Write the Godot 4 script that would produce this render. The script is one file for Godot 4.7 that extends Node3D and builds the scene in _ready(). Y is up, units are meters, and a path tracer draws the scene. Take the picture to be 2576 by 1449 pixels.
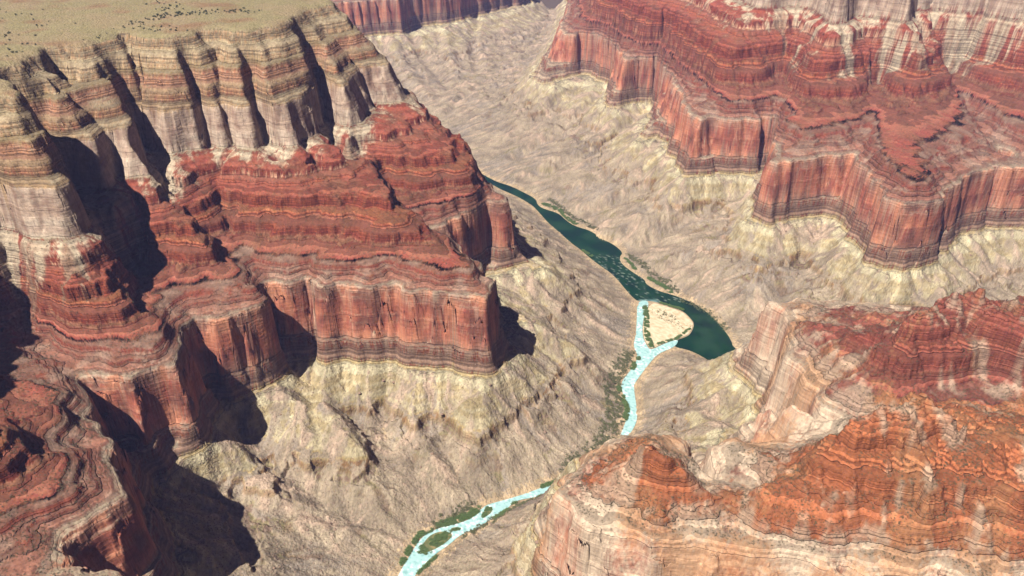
extends Node3D
# A river canyon seen from the air: terraced walls of level rock layers, two rivers that meet, a plateau above.
# x to the right, y up, distance d = -z. Heights are metres above the river.

# Contour lines of the canyon in metres (x, distance), from the river up to the rim: each polygon bounds the ground above that height.
const CONTOURS := {
	115: [
		[-250,300,-350,1000,-576,1296,-653,1366,-705,1442,-754,1537,-823,1655,-797,1678,-741,1664,-674,1618,-639,1624,-711,1751,-764,1837,-698,1810,-599,1734,-512,1715,-430,1707,-429,1768,-489,1919,-528,1951,-535,2006,-474,1996,-368,1984,-281,1967,-196,1947,-158,1921,-126,1865,-72,1891,-20,1947,34,1986,89,2046,147,2153,207,2267,194,2390,142,2509,177,2614,255,2713,246,2857,189,3031,160,3143,60,3350,-280,3850,-560,4250,-1000,4650,-2050,5100,-5600,5500,-5600,300],
		[-5600,6200,-2500,6250,-1400,6250,-1218,6416,-912,6479,-609,6570,-434,6531,-308,6570,-268,6898,-124,7134,84,7241,262,7565,375,8121,350,8500,-5600,8500],
		[420,8500,408,7582,230,6544,34,5732,-8,5370,72,5279,195,4988,288,5079,355,4915,446,4745,550,4671,494,4278,587,3980,704,3860,703,3617,783,3523,1009,3537,1063,3500,970,3262,942,3068,1005,3020,1011,2880,1040,2867,1094,2959,1258,3042,1256,2914,1254,2782,1279,2688,1337,2676,1431,2605,1494,2588,1614,2576,1774,2713,1854,2811,1992,2890,2079,2911,2281,2857,3400,2450,5600,2400,5600,8500],
		[2600,750,800,760,350,800,100,950,30,1150,2,1354,22,1416,55,1537,113,1662,185,1751,323,1854,396,1873,505,1947,573,2046,581,2153,634,2220,750,2315,860,2280,1080,2230,1400,2180,2600,2150],
	],
	220: [
		[-380,300,-430,900,-771,1242,-772,1311,-850,1418,-900,1500,-940,1570,-920,1610,-860,1690,-805,1745,-816,1818,-880,1911,-827,1899,-764,1940,-729,1994,-713,2052,-705,2123,-677,2139,-639,2110,-542,2090,-439,2106,-331,2084,-177,2041,-102,2018,-45,2045,-10,2117,-17,2232,-117,2637,-106,2693,-71,2724,46,2731,94,2790,105,2680,20,2880,-140,3300,-400,3850,-950,4380,-2050,4850,-5600,5350,-5600,300],
		[-5600,6500,-3000,6600,-1700,6650,-1366,6563,-1152,6661,-996,6747,-868,6704,-840,6986,-492,7175,-340,7408,-85,7728,159,7995,250,8500,-5600,8500],
		[500,8500,477,7583,331,6362,173,5656,138,5352,209,5238,370,5450,511,5531,617,5352,597,4904,552,4703,724,4838,857,4863,810,4516,683,4178,840,4255,805,3879,832,3675,923,3675,1076,3696,1158,3680,1244,3743,1143,3469,1047,3213,1048,3164,1089,3104,1140,3124,1260,3180,1388,3217,1414,3065,1397,2899,1371,2796,1412,2721,1519,2705,1611,2708,1676,2830,1767,2910,1917,3031,2041,3096,2169,3077,2336,3009,3600,2600,5600,2600,5600,8500],
		[2600,880,900,900,400,960,150,1050,20,1255,44,1322,60,1396,87,1489,127,1574,207,1666,299,1715,396,1699,463,1650,556,1682,627,1748,678,1818,725,1911,712,2000,694,2106,732,2185,820,2180,1050,2150,1350,2110,1750,2070,2600,2070],
	],
	480: [
		[-600,300,-650,900,-704,1011,-739,1042,-806,1052,-853,1046,-893,1069,-886,1090,-894,1114,-890,1137,-874,1183,-851,1209,-811,1212,-816,1239,-839,1259,-872,1322,-920,1392,-938,1419,-1012,1494,-1017,1546,-1025,1591,-1014,1620,-959,1657,-884,1730,-811,1805,-781,1824,-779,1876,-707,1936,-672,1942,-664,1985,-670,2058,-648,2081,-613,2058,-509,2058,-392,2071,-273,2062,-154,2069,-75,2071,-39,2064,-64,2136,-139,2305,-213,2449,-262,2511,-251,2592,-232,2625,-172,2635,-116,2676,-38,2694,3,2711,34,2642,62,2588,45,2640,-60,2850,-230,3270,-500,3800,-1050,4300,-2100,4750,-5600,5200,-5600,300],
		[-5600,6500,-3000,6600,-1700,6650,-1366,6563,-1152,6661,-996,6747,-868,6704,-840,6986,-492,7175,-340,7408,-85,7728,159,7995,250,8500,-5600,8500],
		[600,8500,478,6639,347,5836,331,5526,492,5445,650,5266,673,4909,696,4769,838,4824,904,4680,885,4112,857,3723,1067,3729,1186,3699,1227,3596,1158,3357,1108,3221,1048,3107,1087,3090,1185,3090,1298,3103,1324,3055,1309,2951,1327,2891,1330,2762,1331,2642,1395,2632,1501,2701,1582,2773,1718,2848,1914,3013,2016,3055,2055,3021,2228,2979,3700,3000,5600,3000,5600,8500],
		[2600,1000,1091,1038,964,1042,836,1052,697,1080,605,1078,552,1106,439,1118,363,1130,287,1146,216,1151,156,1191,93,1236,104,1263,117,1298,154,1322,181,1367,228,1407,286,1434,356,1414,397,1348,409,1256,435,1280,488,1360,509,1411,553,1407,630,1380,720,1434,767,1474,786,1529,715,1535,724,1615,705,1674,716,1718,739,1776,754,1859,747,1910,722,1942,695,1959,717,1985,800,2050,1000,2030,1250,1990,1700,1950,2600,1950],
	],
	530: [
		[-1230,300,-1230,1420,-1450,1764,-1356,1783,-1357,1904,-1201,1745,-1111,1709,-1035,1745,-935,1783,-896,1822,-956,1925,-1027,2025,-945,2056,-867,2104,-748,2021,-748,2104,-881,2315,-759,2237,-656,2224,-526,2179,-407,2224,-318,2205,-216,2154,-122,2097,-134,2211,-220,2378,-310,2501,-334,2600,-267,2635,-166,2617,-105,2670,-140,2950,-300,3400,-600,3800,-1150,4220,-2100,4650,-5600,5080,-5600,300],
		[-1160,1145,-998,1134,-969,1166,-924,1188,-914,1233,-965,1305,-1021,1382,-996,1423,-1056,1511,-1144,1573,-1267,1622,-1464,1622],
		[-5600,6750,-1500,6850,-700,7000,-300,7400,100,8500,-5600,8500],
		[700,8500,484,6309,478,5477,743,5046,889,4635,969,4193,992,4045,992,3775,1132,3775,1263,3813,1229,3627,1240,3348,1350,3385,1502,3483,1574,3412,1475,3045,1478,2875,1487,2746,1609,2863,1620,3014,1683,3184,1868,3317,2187,3794,2211,3718,2226,3568,2292,3494,2447,3385,5600,3300,5600,8500],
		[774,1727,774,1605,825,1534,901,1511,1005,1534,1119,1573,1240,1573,1398,1557,2600,1870,1800,1870,1300,1890,1050,1900,867,1818,836,1852],
		[509,1175,544,1134,626,1124,737,1114,847,1104,965,1074,1090,1064,2600,1250,1341,1466,1181,1466,1095,1488,1041,1511,925,1459,819,1421,736,1389,650,1317,569,1244,517,1204],
		[231,1305,232,1244,283,1204,347,1199,369,1233,349,1305,314,1349,272,1358],
	],
	610: [
		[-1280,300,-1280,1300,-1280,1460,-1400,1690,-1459,1898,-1352,1942,-1248,1824,-1134,1804,-1034,1814,-1046,1920,-1137,2084,-1143,2216,-1035,2188,-917,2141,-911,2216,-983,2360,-952,2423,-864,2391,-753,2360,-654,2376,-556,2391,-426,2316,-344,2258,-311,2301,-331,2423,-369,2590,-408,2737,-325,2699,-273,2757,-185,2737,-120,2757,-160,2950,-340,3350,-650,3750,-1200,4150,-2100,4580,-5600,5000,-5600,300],
		[-1154,1181,-1005,1193,-1020,1263,-1055,1313,-1254,1339],
		[-5600,7000,-1500,7100,-700,7400,-300,8500,-5600,8500],
		[850,8500,593,5943,589,5215,711,4871,792,4406,886,4232,960,3992,1064,3992,1215,4015,1373,4149,1441,4133,1375,3754,1457,3774,1626,3845,1827,4015,1885,3917,1933,3795,2041,3895,2194,4125,2339,4232,2387,4069,2475,3895,2683,3845,5600,3900,5600,8500],
		[903,1609,939,1559,1037,1609,1114,1609,1207,1559,1360,1543,2600,1800,1700,1800,1300,1840,1150,1840,1043,1707],
		[673,1216,735,1193,824,1181,896,1170,987,1159,1113,1149,1224,1326,1075,1320,1012,1352,963,1393,890,1366,795,1320,719,1275],
		[267,1249,272,1198,306,1190,307,1239,288,1257],
	],
	740: [
		[-1330,300,-1330,1200,-1320,1420,-1400,1620,-1560,1830,-1475,1927,-1382,1951,-1263,1927,-1161,1899,-1135,1892,-1152,1951,-1147,2026,-1119,2084,-1179,2191,-1243,2354,-1180,2351,-1109,2328,-1086,2367,-1148,2546,-1061,2591,-983,2630,-866,2579,-721,2618,-695,2773,-555,2829,-539,2847,-555,3086,-476,3117,-403,3138,-450,3350,-700,3650,-1250,4050,-2100,4450,-3300,4750,-5600,4850,-5600,300],
		[1300,8500,1100,6500,1150,5200,1253,4462,1288,4324,1371,4355,1492,4386,1568,4324,1532,3997,1558,3909,1699,4155,1767,4126,1871,4061,1898,3970,2072,4283,2158,4324,2235,4283,2389,4184,2466,4033,2745,4061,5600,3900,5600,8500],
	],
	1090: [
		[-1450,300,-1450,1000,-1430,1400,-1490,1560,-1680,1800,-1580,1990,-1420,2030,-1309,2021,-1282,2085,-1358,2159,-1343,2222,-1463,2353,-1480,2455,-1461,2585,-1436,2638,-1369,2622,-1350,2734,-1331,2793,-1264,2793,-1117,2722,-1094,2734,-1096,2867,-986,2899,-913,2793,-905,2873,-828,2899,-805,3032,-809,3224,-744,3303,-711,3311,-760,3420,-1250,3800,-2000,4200,-3200,4500,-5600,4600,-5600,300],
		[1300,8500,1100,6500,1150,5200,1253,4462,1288,4324,1371,4355,1492,4386,1568,4324,1532,3997,1558,3909,1699,4155,1767,4126,1871,4061,1898,3970,2072,4283,2158,4324,2235,4283,2389,4184,2466,4033,2745,4061,5600,3900,5600,8500],
	],
}
const RIVER_GREEN := [-2200,5460,-1100,5150,-660,4790,-370,4390,-115,4083,-60,4001,0,3942,97,3813,135,3715,176,3588,219,3499,279,3359,312,3306,354,3212,395,3137,444,3053,480,2926,510,2838,539,2835,571,2838,613,2816,688,2763,709,2703,717,2659,684,2583,651,2561,631,2552,600,2504,670,2478,730,2400,790,2330,1000,2260,1800,2240,3000,2200,3000,2300,1800,2340,1100,2350,930,2400,828,2483,834,2558,814,2659,790,2736,750,2810,703,2861,659,2893,618,2916,571,2973,572,3018,529,3078,486,3163,487,3228,509,3267,476,3347,422,3413,378,3499,310,3543,269,3607,235,3700,162,3749,131,3798,125,3879,57,3968,-6,4050,-105,4123,-300,4430,-600,4840,-1080,5240,-2200,5560]
const RIVER_MILKY := [-297,1441,-287,1475,-271,1515,-260,1548,-244,1576,-221,1595,-195,1609,-156,1620,-116,1639,-94,1669,-76,1691,-57,1700,16,1727,82,1760,163,1798,262,1905,338,1974,350,2003,375,2070,393,2139,386,2188,376,2272,436,2367,466,2439,455,2509,476,2583,496,2706,515,2838,571,2841,521,2706,499,2583,507,2501,519,2480,570,2520,637,2558,615,2504,540,2457,502,2399,459,2326,428,2272,422,2226,419,2124,408,2056,364,1978,271,1869,146,1760,81,1727,8,1711,-3,1685,-52,1644,-106,1599,-143,1581,-169,1548,-209,1511,-235,1475,-255,1441,-276,1377,-315,1262,-368,1262,-321,1377]
const SANDBAR := [569,2825,611,2803,686,2751,704,2697,713,2659,680,2585,647,2566,571,2525,520,2486,511,2504,502,2583,524,2706]
const ISLETS := [[-55,1690,-75,1674,-86,1654,-79,1645,-59,1660],[-194,1595,-163,1586,-170,1563,-202,1533,-235,1515,-249,1526,-239,1558,-223,1582],[-170,1607,-144,1609,-152,1593,-168,1595]]
# Drainages and slots: [0 valley cut to its own height | 1 cut below the slope, side slope or depth, width, then x, distance, height of each point]
const CUTS := [
	[0,1.3,260,-930,1580,215,-850,1490,195,-808,1448,165,-734,1565,100,-575,1595,55,-425,1585,20,-282,1571,1],
	[0,0.6,260,-752,1837,190,-669,1734,100,-557,1662,55,-427,1599,20],
	[0,0.5,600,-620,4850,0,-431,5200,15,-358,5473,40,-271,5653,60,-163,5876,75,62,6352,100,264,7112,130,402,7635,150,440,8400,170],
	[0,0.6,220,1221,2964,150,1150,2823,60,1080,2793,40,1041,2738,25,866,2616,2],
	[0,0.7,200,1044,1494,560,899,1501,520,791,1493,485,745,1509,410,720,1599,320,682,1748,220,622,1922,120],
	[0,0.8,160,516,1261,475,445,1295,430,424,1342,390,475,1617,250,500,1909,100],
	[1,34,75,-1071,2340,735,-1018,2342,660,-906,2255,570,-785,2140,510,-670,2027,482],
	[1,36,75,-1132,1885,738,-1035,1911,640,-970,1897,570,-893,1868,520,-812,1813,482],
	[1,40,80,-1305,1845,735,-1225,1767,590,-1113,1702,510,-1026,1615,480],
	[1,40,80,-516,2809,735,-426,2674,650,-339,2469,560,-264,2491,490],
	[1,30,80,1818,3992,675,1641,3575,590,1467,3253,530,1316,3113,490],
	[1,35,90,2241,4186,680,2207,3839,600,2146,3459,530,2115,3267,495],
	[1,30,90,1349,4069,675,1309,3908,590,1255,3601,520],
	[1,54,60,-1277,2633,1085,-1239,2604,980,-1153,2474,850,-1088,2356,742],
	[1,43,36,-1455,2567,1088,-1407,2509,1000],
	[1,68,95,-1423,2307,1085,-1362,2289,950,-1238,2149,820,-1125,2068,745],
	[1,40,32,-1098,2731,1088,-1036,2626,1000],
	[1,43,42,-910,2790,1088,-834,2631,1050,-780,2580,980],
	[1,32,40,-719,2672,1040,-695,2640,930,-668,2580,800],
	[1,58,60,-743,3028,1088,-615,2739,1010,-558,2717,880,-552,2818,750],
	[1,-35,60,-724,2017,215,-618,1956,170,-522,1886,150,-447,1785,130],
	[1,-30,50,-227,3235,640,-168,2996,590,-116,2823,560],
	[1,-40,60,860,1315,640,742,1276,620,655,1271,560,544,1209,520],
	[1,-45,60,984,1646,620,1136,1737,650,1192,1653,650,1240,1566,650],
	[1,20,40,-664,2003,480,-640,1990,380,-621,1983,240],
	[1,35,75,650,5281,200,482,4967,150,269,4686,90,28,4441,30],
	[1,38,80,880,4887,200,634,4541,140,366,4335,70,92,4127,10],
	[1,35,75,806,3875,200,627,3778,110,382,3689,40,262,3647,5],
	[1,38,75,1112,3588,190,984,3583,130,730,3396,50,528,3241,5],
	[1,25,55,1057,3166,200,896,3172,120,716,3099,40,603,3020,5],
	[1,32,55,1403,2868,200,1247,2696,80,1105,2658,30],
	[1,32,55,1638,2735,200,1529,2604,100,1407,2530,40],
	[1,-22,70,671,4160,215,445,3999,130,234,3920,50],
	[1,-22,70,858,3677,215,667,3512,120,456,3437,30],
	[1,-20,60,650,4719,215,462,4443,150,205,4272,70],
	[1,-20,55,1422,2724,215,1365,2616,110,1260,2542,50],
	[1,-38,75,-11,2404,190,58,2357,170,196,2298,110,278,2264,50],
	[1,-30,60,318,5228,215,238,5136,150,106,4944,80],
	[1,-30,60,1040,3175,215,964,3112,150,847,3080,70],
	[1,25,50,1281,3166,200,1231,3092,160,1229,2983,140],
	[1,25,70,-846,6794,200,-640,6272,120,-451,5723,60],
	[1,-25,80,-1000,6727,215,-806,6114,130,-577,5528,60],
	[1,25,70,-312,7423,200,-323,6802,150,-264,6076,80],
	[1,-25,70,-573,7104,215,-497,6440,140,-338,5754,80],
	[1,26,70,967,3976,640,987,3842,560,975,3752,500],
	[1,26,70,720,4796,675,809,4729,600,862,4730,520],
	[1,30,60,1577,3934,850,1585,3959,760,1562,3970,700],
	[1,30,60,2057,4255,850,2059,4168,770,2050,4009,690],
	[1,-24,60,-108,2017,215,-113,1922,120,-104,1799,40],
	[1,-20,55,-287,2080,215,-305,1960,120,-244,1788,50],
	[1,20,50,-210,2055,210,-217,1934,110,-162,1776,30],
	[1,20,50,-392,2109,210,-404,1960,120,-357,1755,50],
	[1,26,42,-786,1816,480,-808,1830,380,-845,1859,260],
]
const JUNIPERS := [[-1337, 2908, -1262, 3043, 28, 40, "dark juniper in the dense belt across the plateau grass"], [-1286, 3029, -1135, 3101, 26, 45, "dark juniper in the dense belt across the plateau grass"], [-1135, 3101, -962, 3115, 20, 32, "dark juniper in the dense belt across the plateau grass"], [-1355, 3252, -1259, 3115, 25, 22, "dark juniper in the dense belt across the plateau grass"], [-1298, 2845, -1102, 2796, 18, 16, "dark juniper standing near the cliff edge of the plateau"], [-1923, 3190, -1700, 2908, 40, 14, "lone dark juniper on the bare ground away from the dense belt"], [-1610, 2614, -1589, 2908, 50, 18, "lone dark juniper on the bare ground away from the dense belt"], [-1368, 2696, -1337, 2908, 25, 8, "dark juniper standing near the cliff edge of the plateau"], [-1503, 2461, -1534, 2614, 15, 6, "lone dark juniper on the bare ground away from the dense belt"]]
# [0 lush | 1 dull, half width, plants per square metre, then x, distance of each point]
const THICKETS := [[0,9,0.16,540,2791,534,2706,518,2577,523,2504],
	[0,5,0.12,550,2520,624,2555,690,2625],
	[0,7,0.16,465,2431,432,2357],
	[1,26,0.05,437,2457,386,2357,348,2240],
	[0,7,0.2,370,2251,380,2184,387,2134,371,2072],
	[1,30,0.05,341,2240,345,2151,336,2068,303,1999],
	[1,22,0.05,314,1989,265,1932,198,1869,158,1808],
	[0,5,0.2,87,1765,163,1801],
	[0,9,0.16,-204,1615,-155,1633,-116,1654,-97,1679],
	[1,16,0.05,-220,1611,-167,1648,-112,1686],
	[0,6,0.16,-293,1479,-277,1526,-253,1582,-224,1598],
	[0,6,0.16,9,1700,-3,1676,-49,1639],
	[1,12,0.05,83,1716,2,1671,-54,1633,-129,1572],
	[0,4,0.16,-247,1446,-227,1472,-202,1505],
	[0,10,0.12,160,3803,242,3729,280,3625,316,3566],
	[1,14,0.04,191,3854,284,3681,407,3499],
	[0,6,0.14,319,3302,361,3231],
	[0,6,0.12,510,3212,545,3100],
	[0,8,0.14,591,3029,669,2903],
	[1,16,0.04,529,3251,610,3064,687,2909],
	[0,7,0.2,-64,1679,-81,1651],
	[0,14,0.12,-179,1585,-242,1522],
	[0,4,0.2,-166,1601,-147,1602],
	[1,30,0.012,579,2751,671,2648],
	[1,14,0.03,703,2845,799,2736,833,2619],
	[0,5,0.16,606,2822,693,2766]]

const LEVELS := [115, 220, 480, 530, 610, 740, 1090]
const GAPS := [0.0, 26.0, 34.0, 20.0, 30.0, 40.0, 95.0]
# The ground is first laid out as an even slope: how far back each contour line steps. The layers then turn that slope into cliffs and benches.
const STEPS := [115.0, 220.0, 262.0, 322.0, 392.0, 482.0, 580.0]
const X0 := -5200.0
const D0 := 600.0
const CELL := 8.0
const NX := 1276
const ND := 976
const CC := 16.0
const CNX := 638
const CND := 489
const EXT := 60
const COLS := 1060
const ROWS := 1120

var H := PackedFloat32Array()
var RCV := PackedInt32Array()
var AREA := PackedFloat32Array()
var STREAK := PackedFloat32Array()
var TRAIL := PackedFloat32Array()
var SLOPE := PackedFloat32Array()
var RAW := PackedFloat32Array()
var SD := []
var SDR := PackedFloat32Array()
var LAND := PackedByteArray()
var lut := PackedFloat32Array()
var hard := PackedFloat32Array()
var band := PackedColorArray()
var n_big := FastNoiseLite.new()
var n_mid := FastNoiseLite.new()
var n_joint := FastNoiseLite.new()
var n_fine := FastNoiseLite.new()
var n_grain := FastNoiseLite.new()
var n_patch := FastNoiseLite.new()
var n_block := FastNoiseLite.new()
var rng := RandomNumberGenerator.new()
var cols_d := []
var cols_h := []
var cols_c := []
var cols_n := []
var cols_k := []
var rows_tmp := []


func rgb8(r: float, g: float, b: float, k := 0.42) -> Color:
	var c := Color(r / 255.0, g / 255.0, b / 255.0).srgb_to_linear()
	return Color(c.r * k, c.g * k, c.b * k)


func noise(n: FastNoiseLite, freq: float, octaves: int, sd: int, kind := FastNoiseLite.TYPE_SIMPLEX_SMOOTH) -> void:
	n.noise_type = kind
	n.frequency = freq
	n.seed = sd
	n.fractal_type = FastNoiseLite.FRACTAL_FBM if octaves > 1 else FastNoiseLite.FRACTAL_NONE
	n.fractal_octaves = octaves


func spread(task: Callable, count: int) -> void:
	var id := WorkerThreadPool.add_group_task(task, count, -1, true)
	WorkerThreadPool.wait_for_group_task_completion(id)


# ---------------------------------------------------------------- contour lines to signed distances
func poly(flat: Array, smooth := 2) -> PackedVector2Array:
	var p := PackedVector2Array()
	for i in range(0, flat.size(), 2):
		p.append(Vector2(flat[i], flat[i + 1]))
	for s in smooth:
		var q := PackedVector2Array()
		for i in p.size():
			var a := p[i]
			var b := p[(i + 1) % p.size()]
			q.append(a.lerp(b, 0.25))
			q.append(a.lerp(b, 0.75))
		p = q
	return p


func fill_mask(polys: Array, nx: int, nd: int, cell: float) -> PackedByteArray:
	var mask := PackedByteArray()
	mask.resize(nx * nd)
	for p: PackedVector2Array in polys:
		for r in nd:
			var y := D0 + r * cell
			var xs := PackedFloat32Array()
			for i in p.size():
				var a := p[i]
				var b := p[(i + 1) % p.size()]
				if (a.y <= y) != (b.y <= y):
					xs.append(a.x + (y - a.y) / (b.y - a.y) * (b.x - a.x))
			xs.sort()
			for i in range(0, xs.size() - 1, 2):
				var c0 := clampi(ceili((xs[i] - X0) / cell), 0, nx)
				var c1 := clampi(ceili((xs[i + 1] - X0) / cell), 0, nx)
				for c in range(c0, c1):
					mask[r * nx + c] = 1
	return mask


func signed_distance(polys: Array) -> PackedFloat32Array:
	var mask := fill_mask(polys, CNX, CND, CC)
	var d := PackedFloat32Array()
	d.resize(CNX * CND)
	d.fill(1e6)
	for p: PackedVector2Array in polys:
		for i in p.size():
			var a := p[i]
			var b := p[(i + 1) % p.size()]
			var steps := maxi(1, ceili(a.distance_to(b) / 40.0))
			for s in steps:
				var a2 := a.lerp(b, float(s) / steps)
				var b2 := a.lerp(b, float(s + 1) / steps)
				var c0 := maxi(0, floori((minf(a2.x, b2.x) - X0) / CC) - 2)
				var c1 := mini(CNX - 1, ceili((maxf(a2.x, b2.x) - X0) / CC) + 2)
				var r0 := maxi(0, floori((minf(a2.y, b2.y) - D0) / CC) - 2)
				var r1 := mini(CND - 1, ceili((maxf(a2.y, b2.y) - D0) / CC) + 2)
				for r in range(r0, r1 + 1):
					for c in range(c0, c1 + 1):
						var q := Vector2(X0 + c * CC, D0 + r * CC)
						var e := q.distance_to(Geometry2D.get_closest_point_to_segment(q, a2, b2))
						if e < d[r * CNX + c]:
							d[r * CNX + c] = e
	var dg := CC * 1.4142
	for r in range(1, CND):
		for c in range(1, CNX - 1):
			var i := r * CNX + c
			var v := minf(minf(d[i], d[i - 1] + CC), minf(d[i - CNX] + CC, minf(d[i - CNX - 1], d[i - CNX + 1]) + dg))
			d[i] = v
	for r in range(CND - 2, -1, -1):
		for c in range(CNX - 2, 0, -1):
			var i := r * CNX + c
			var v := minf(minf(d[i], d[i + 1] + CC), minf(d[i + CNX] + CC, minf(d[i + CNX - 1], d[i + CNX + 1]) + dg))
			d[i] = v
	for i in d.size():
		if mask[i] == 0:
			d[i] = -d[i]
	return d


func bil(a: PackedFloat32Array, x: float, d: float, nx: int, nd: int, cell: float) -> float:
	var fx := clampf((x - X0) / cell, 0.0, nx - 1.001)
	var fd := clampf((d - D0) / cell, 0.0, nd - 1.001)
	var ix := int(fx)
	var iy := int(fd)
	fx -= ix
	fd -= iy
	var i := iy * nx + ix
	return lerpf(lerpf(a[i], a[i + 1], fx), lerpf(a[i + nx], a[i + nx + 1], fx), fd)


func left_limit(d: float) -> float:
	return -maxf(1950.0, 0.624 * (d + 650.0) + 120.0)


func right_limit(d: float) -> float:
	return 0.624 * (d + 650.0) + 120.0


func base_height(x: float, d: float) -> float:
	var wx := x + 24.0 * n_mid.get_noise_2d(x, d) + 1.5 * n_joint.get_noise_2d(x, d)
	var wd := d + 24.0 * n_mid.get_noise_2d(x + 3000.0, d) + 1.5 * n_joint.get_noise_2d(x + 3000.0, d)
	wx += 26.0 * n_patch.get_noise_2d(x + 1700.0, d)
	wd += 26.0 * n_patch.get_noise_2d(x, d + 1700.0)
	var low := maxf(0.0, -bil(SDR, x + (wx - x) * 0.3, d + (wd - d) * 0.3, CNX, CND, CC))
	if low <= 0.0:
		return -1.0
	var z := 0.0
	var s := low
	for k in LEVELS.size():
		var sk: float = bil(SD[k], wx, wd, CNX, CND, CC) if k < 5 else bil(SD[k], (wx + x) * 0.5, (wd + d) * 0.5, CNX, CND, CC)
		sk = minf(sk, s - float(GAPS[k]))
		var zk: float = STEPS[k]
		if sk <= 0.0:
			var t := s / (s - sk)
			if k == 0:
				t = pow(t, 1.25)
			return z + (zk - z) * t
		z = zk
		s = sk
	return z + minf(s, 400.0) * 0.02


func step_of(e: float) -> float:
	var za := 0.0
	var pa := 0.0
	for k in LEVELS.size():
		if e <= LEVELS[k]:
			return lerpf(pa, STEPS[k], (e - za) / (LEVELS[k] - za))
		za = LEVELS[k]
		pa = STEPS[k]
	return pa + e - za


func base_row(r: int) -> void:
	var d := D0 + r * CELL
	var row := PackedFloat32Array()
	row.resize(NX)
	var l := left_limit(d)
	var q := right_limit(d)
	for c in NX:
		var x := X0 + c * CELL
		row[c] = base_height(x, d) if x > l and x < q else -50.0
	rows_tmp[r] = row


func cut(what: Array) -> void:
	var depth := float(what[1])
	var wide := float(what[2])
	for i in range(3, what.size() - 3, 3):
		var a := Vector2(what[i], what[i + 1])
		var b := Vector2(what[i + 3], what[i + 4])
		var c0 := maxi(0, floori((minf(a.x, b.x) - wide - 20.0 - X0) / CELL))
		var c1 := mini(NX - 1, ceili((maxf(a.x, b.x) + wide + 20.0 - X0) / CELL))
		var r0 := maxi(0, floori((minf(a.y, b.y) - wide - 20.0 - D0) / CELL))
		var r1 := mini(ND - 1, ceili((maxf(a.y, b.y) + wide + 20.0 - D0) / CELL))
		for r in range(r0, r1 + 1):
			for c in range(c0, c1 + 1):
				var q := Vector2(X0 + c * CELL, D0 + r * CELL)
				q += Vector2(n_mid.get_noise_2d(q.x, q.y), n_mid.get_noise_2d(q.x, q.y + 900.0)) * minf(24.0, wide * 0.5)
				var t := clampf((q - a).dot(b - a) / (b - a).length_squared(), 0.0, 1.0)
				var e := q.distance_to(a.lerp(b, t))
				if e >= wide:
					continue
				var k := r * NX + c
				if what[0] == 0:
					var z: float = step_of(lerpf(what[i + 2], what[i + 5], t)) + depth * e + 0.0006 * e * e
					H[k] = minf(H[k], z)
				else:
					var f := 1.0 - e / wide
					var amount := depth * (f * f * (3.0 - 2.0 * f)) * (1.0 if depth < 0.0 else 1.0)
					CUT[k] = maxf(CUT[k], amount) if depth > 0.0 else minf(CUT[k], amount)


var CUT := PackedFloat32Array()


# ---------------------------------------------------------------- running water: gullies and the trails of debris below them
func receivers(r: int) -> void:
	var out := PackedInt32Array()
	out.resize(NX)
	var d := D0 + r * CELL
	var l := left_limit(d)
	var q := right_limit(d)
	for c in NX:
		var i := r * NX + c
		out[c] = i
		if r == 0 or r == ND - 1 or c == 0 or c == NX - 1:
			continue
		var x := X0 + c * CELL
		if x < l + 16.0 or x > q - 16.0:
			continue
		var h := H[i]
		if h <= 0.0:
			continue
		var best := 0.0
		var at := i
		var hash := (i * 7919) & 1023
		for k in 8:
			var j: int = i + OFFS[k]
			var s := (h - H[j]) * (1.0 if k < 4 else 0.7071) * (0.75 + 0.25 * float((hash * (k + 3) * 13) & 255) / 255.0)
			if s > best and H[j] > -40.0:
				best = s
				at = j
		out[c] = at
	rows_tmp[r] = out


const OFFS := [1, -1, NX, -NX, NX + 1, NX - 1, -NX + 1, -NX - 1]


func erode(times: int) -> void:
	var n := NX * ND
	for step in times:
		spread(receivers, ND)
		RCV = PackedInt32Array()
		for r in ND:
			RCV.append_array(rows_tmp[r])
		var order := PackedInt64Array()
		for i in n:
			if RCV[i] != i:
				order.append((int(H[i] * 1000.0) << 24) | i)
		order.sort()
		AREA.resize(n)
		AREA.fill(64.0)
		for k in range(order.size() - 1, -1, -1):
			var i := order[k] & 0xFFFFFF
			AREA[RCV[i]] += AREA[i]
		for k in order.size():
			var i := order[k] & 0xFFFFFF
			var h := H[i]
			var soft := 0.5
			var least := 1400.0
			if h > 576.0:
				soft = 0.05
			elif h > 482.0:
				soft = 0.4
				least = 16000.0
			elif h > 262.0:
				soft = 0.6
				least = 6000.0
			elif h > 218.0:
				soft = 0.4
				least = 16000.0
			var f := 0.011 * soft * sqrt(clampf(AREA[i] - least, 0.0, 120000.0))
			H[i] = (h + f * H[RCV[i]]) / (1.0 + f)


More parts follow.
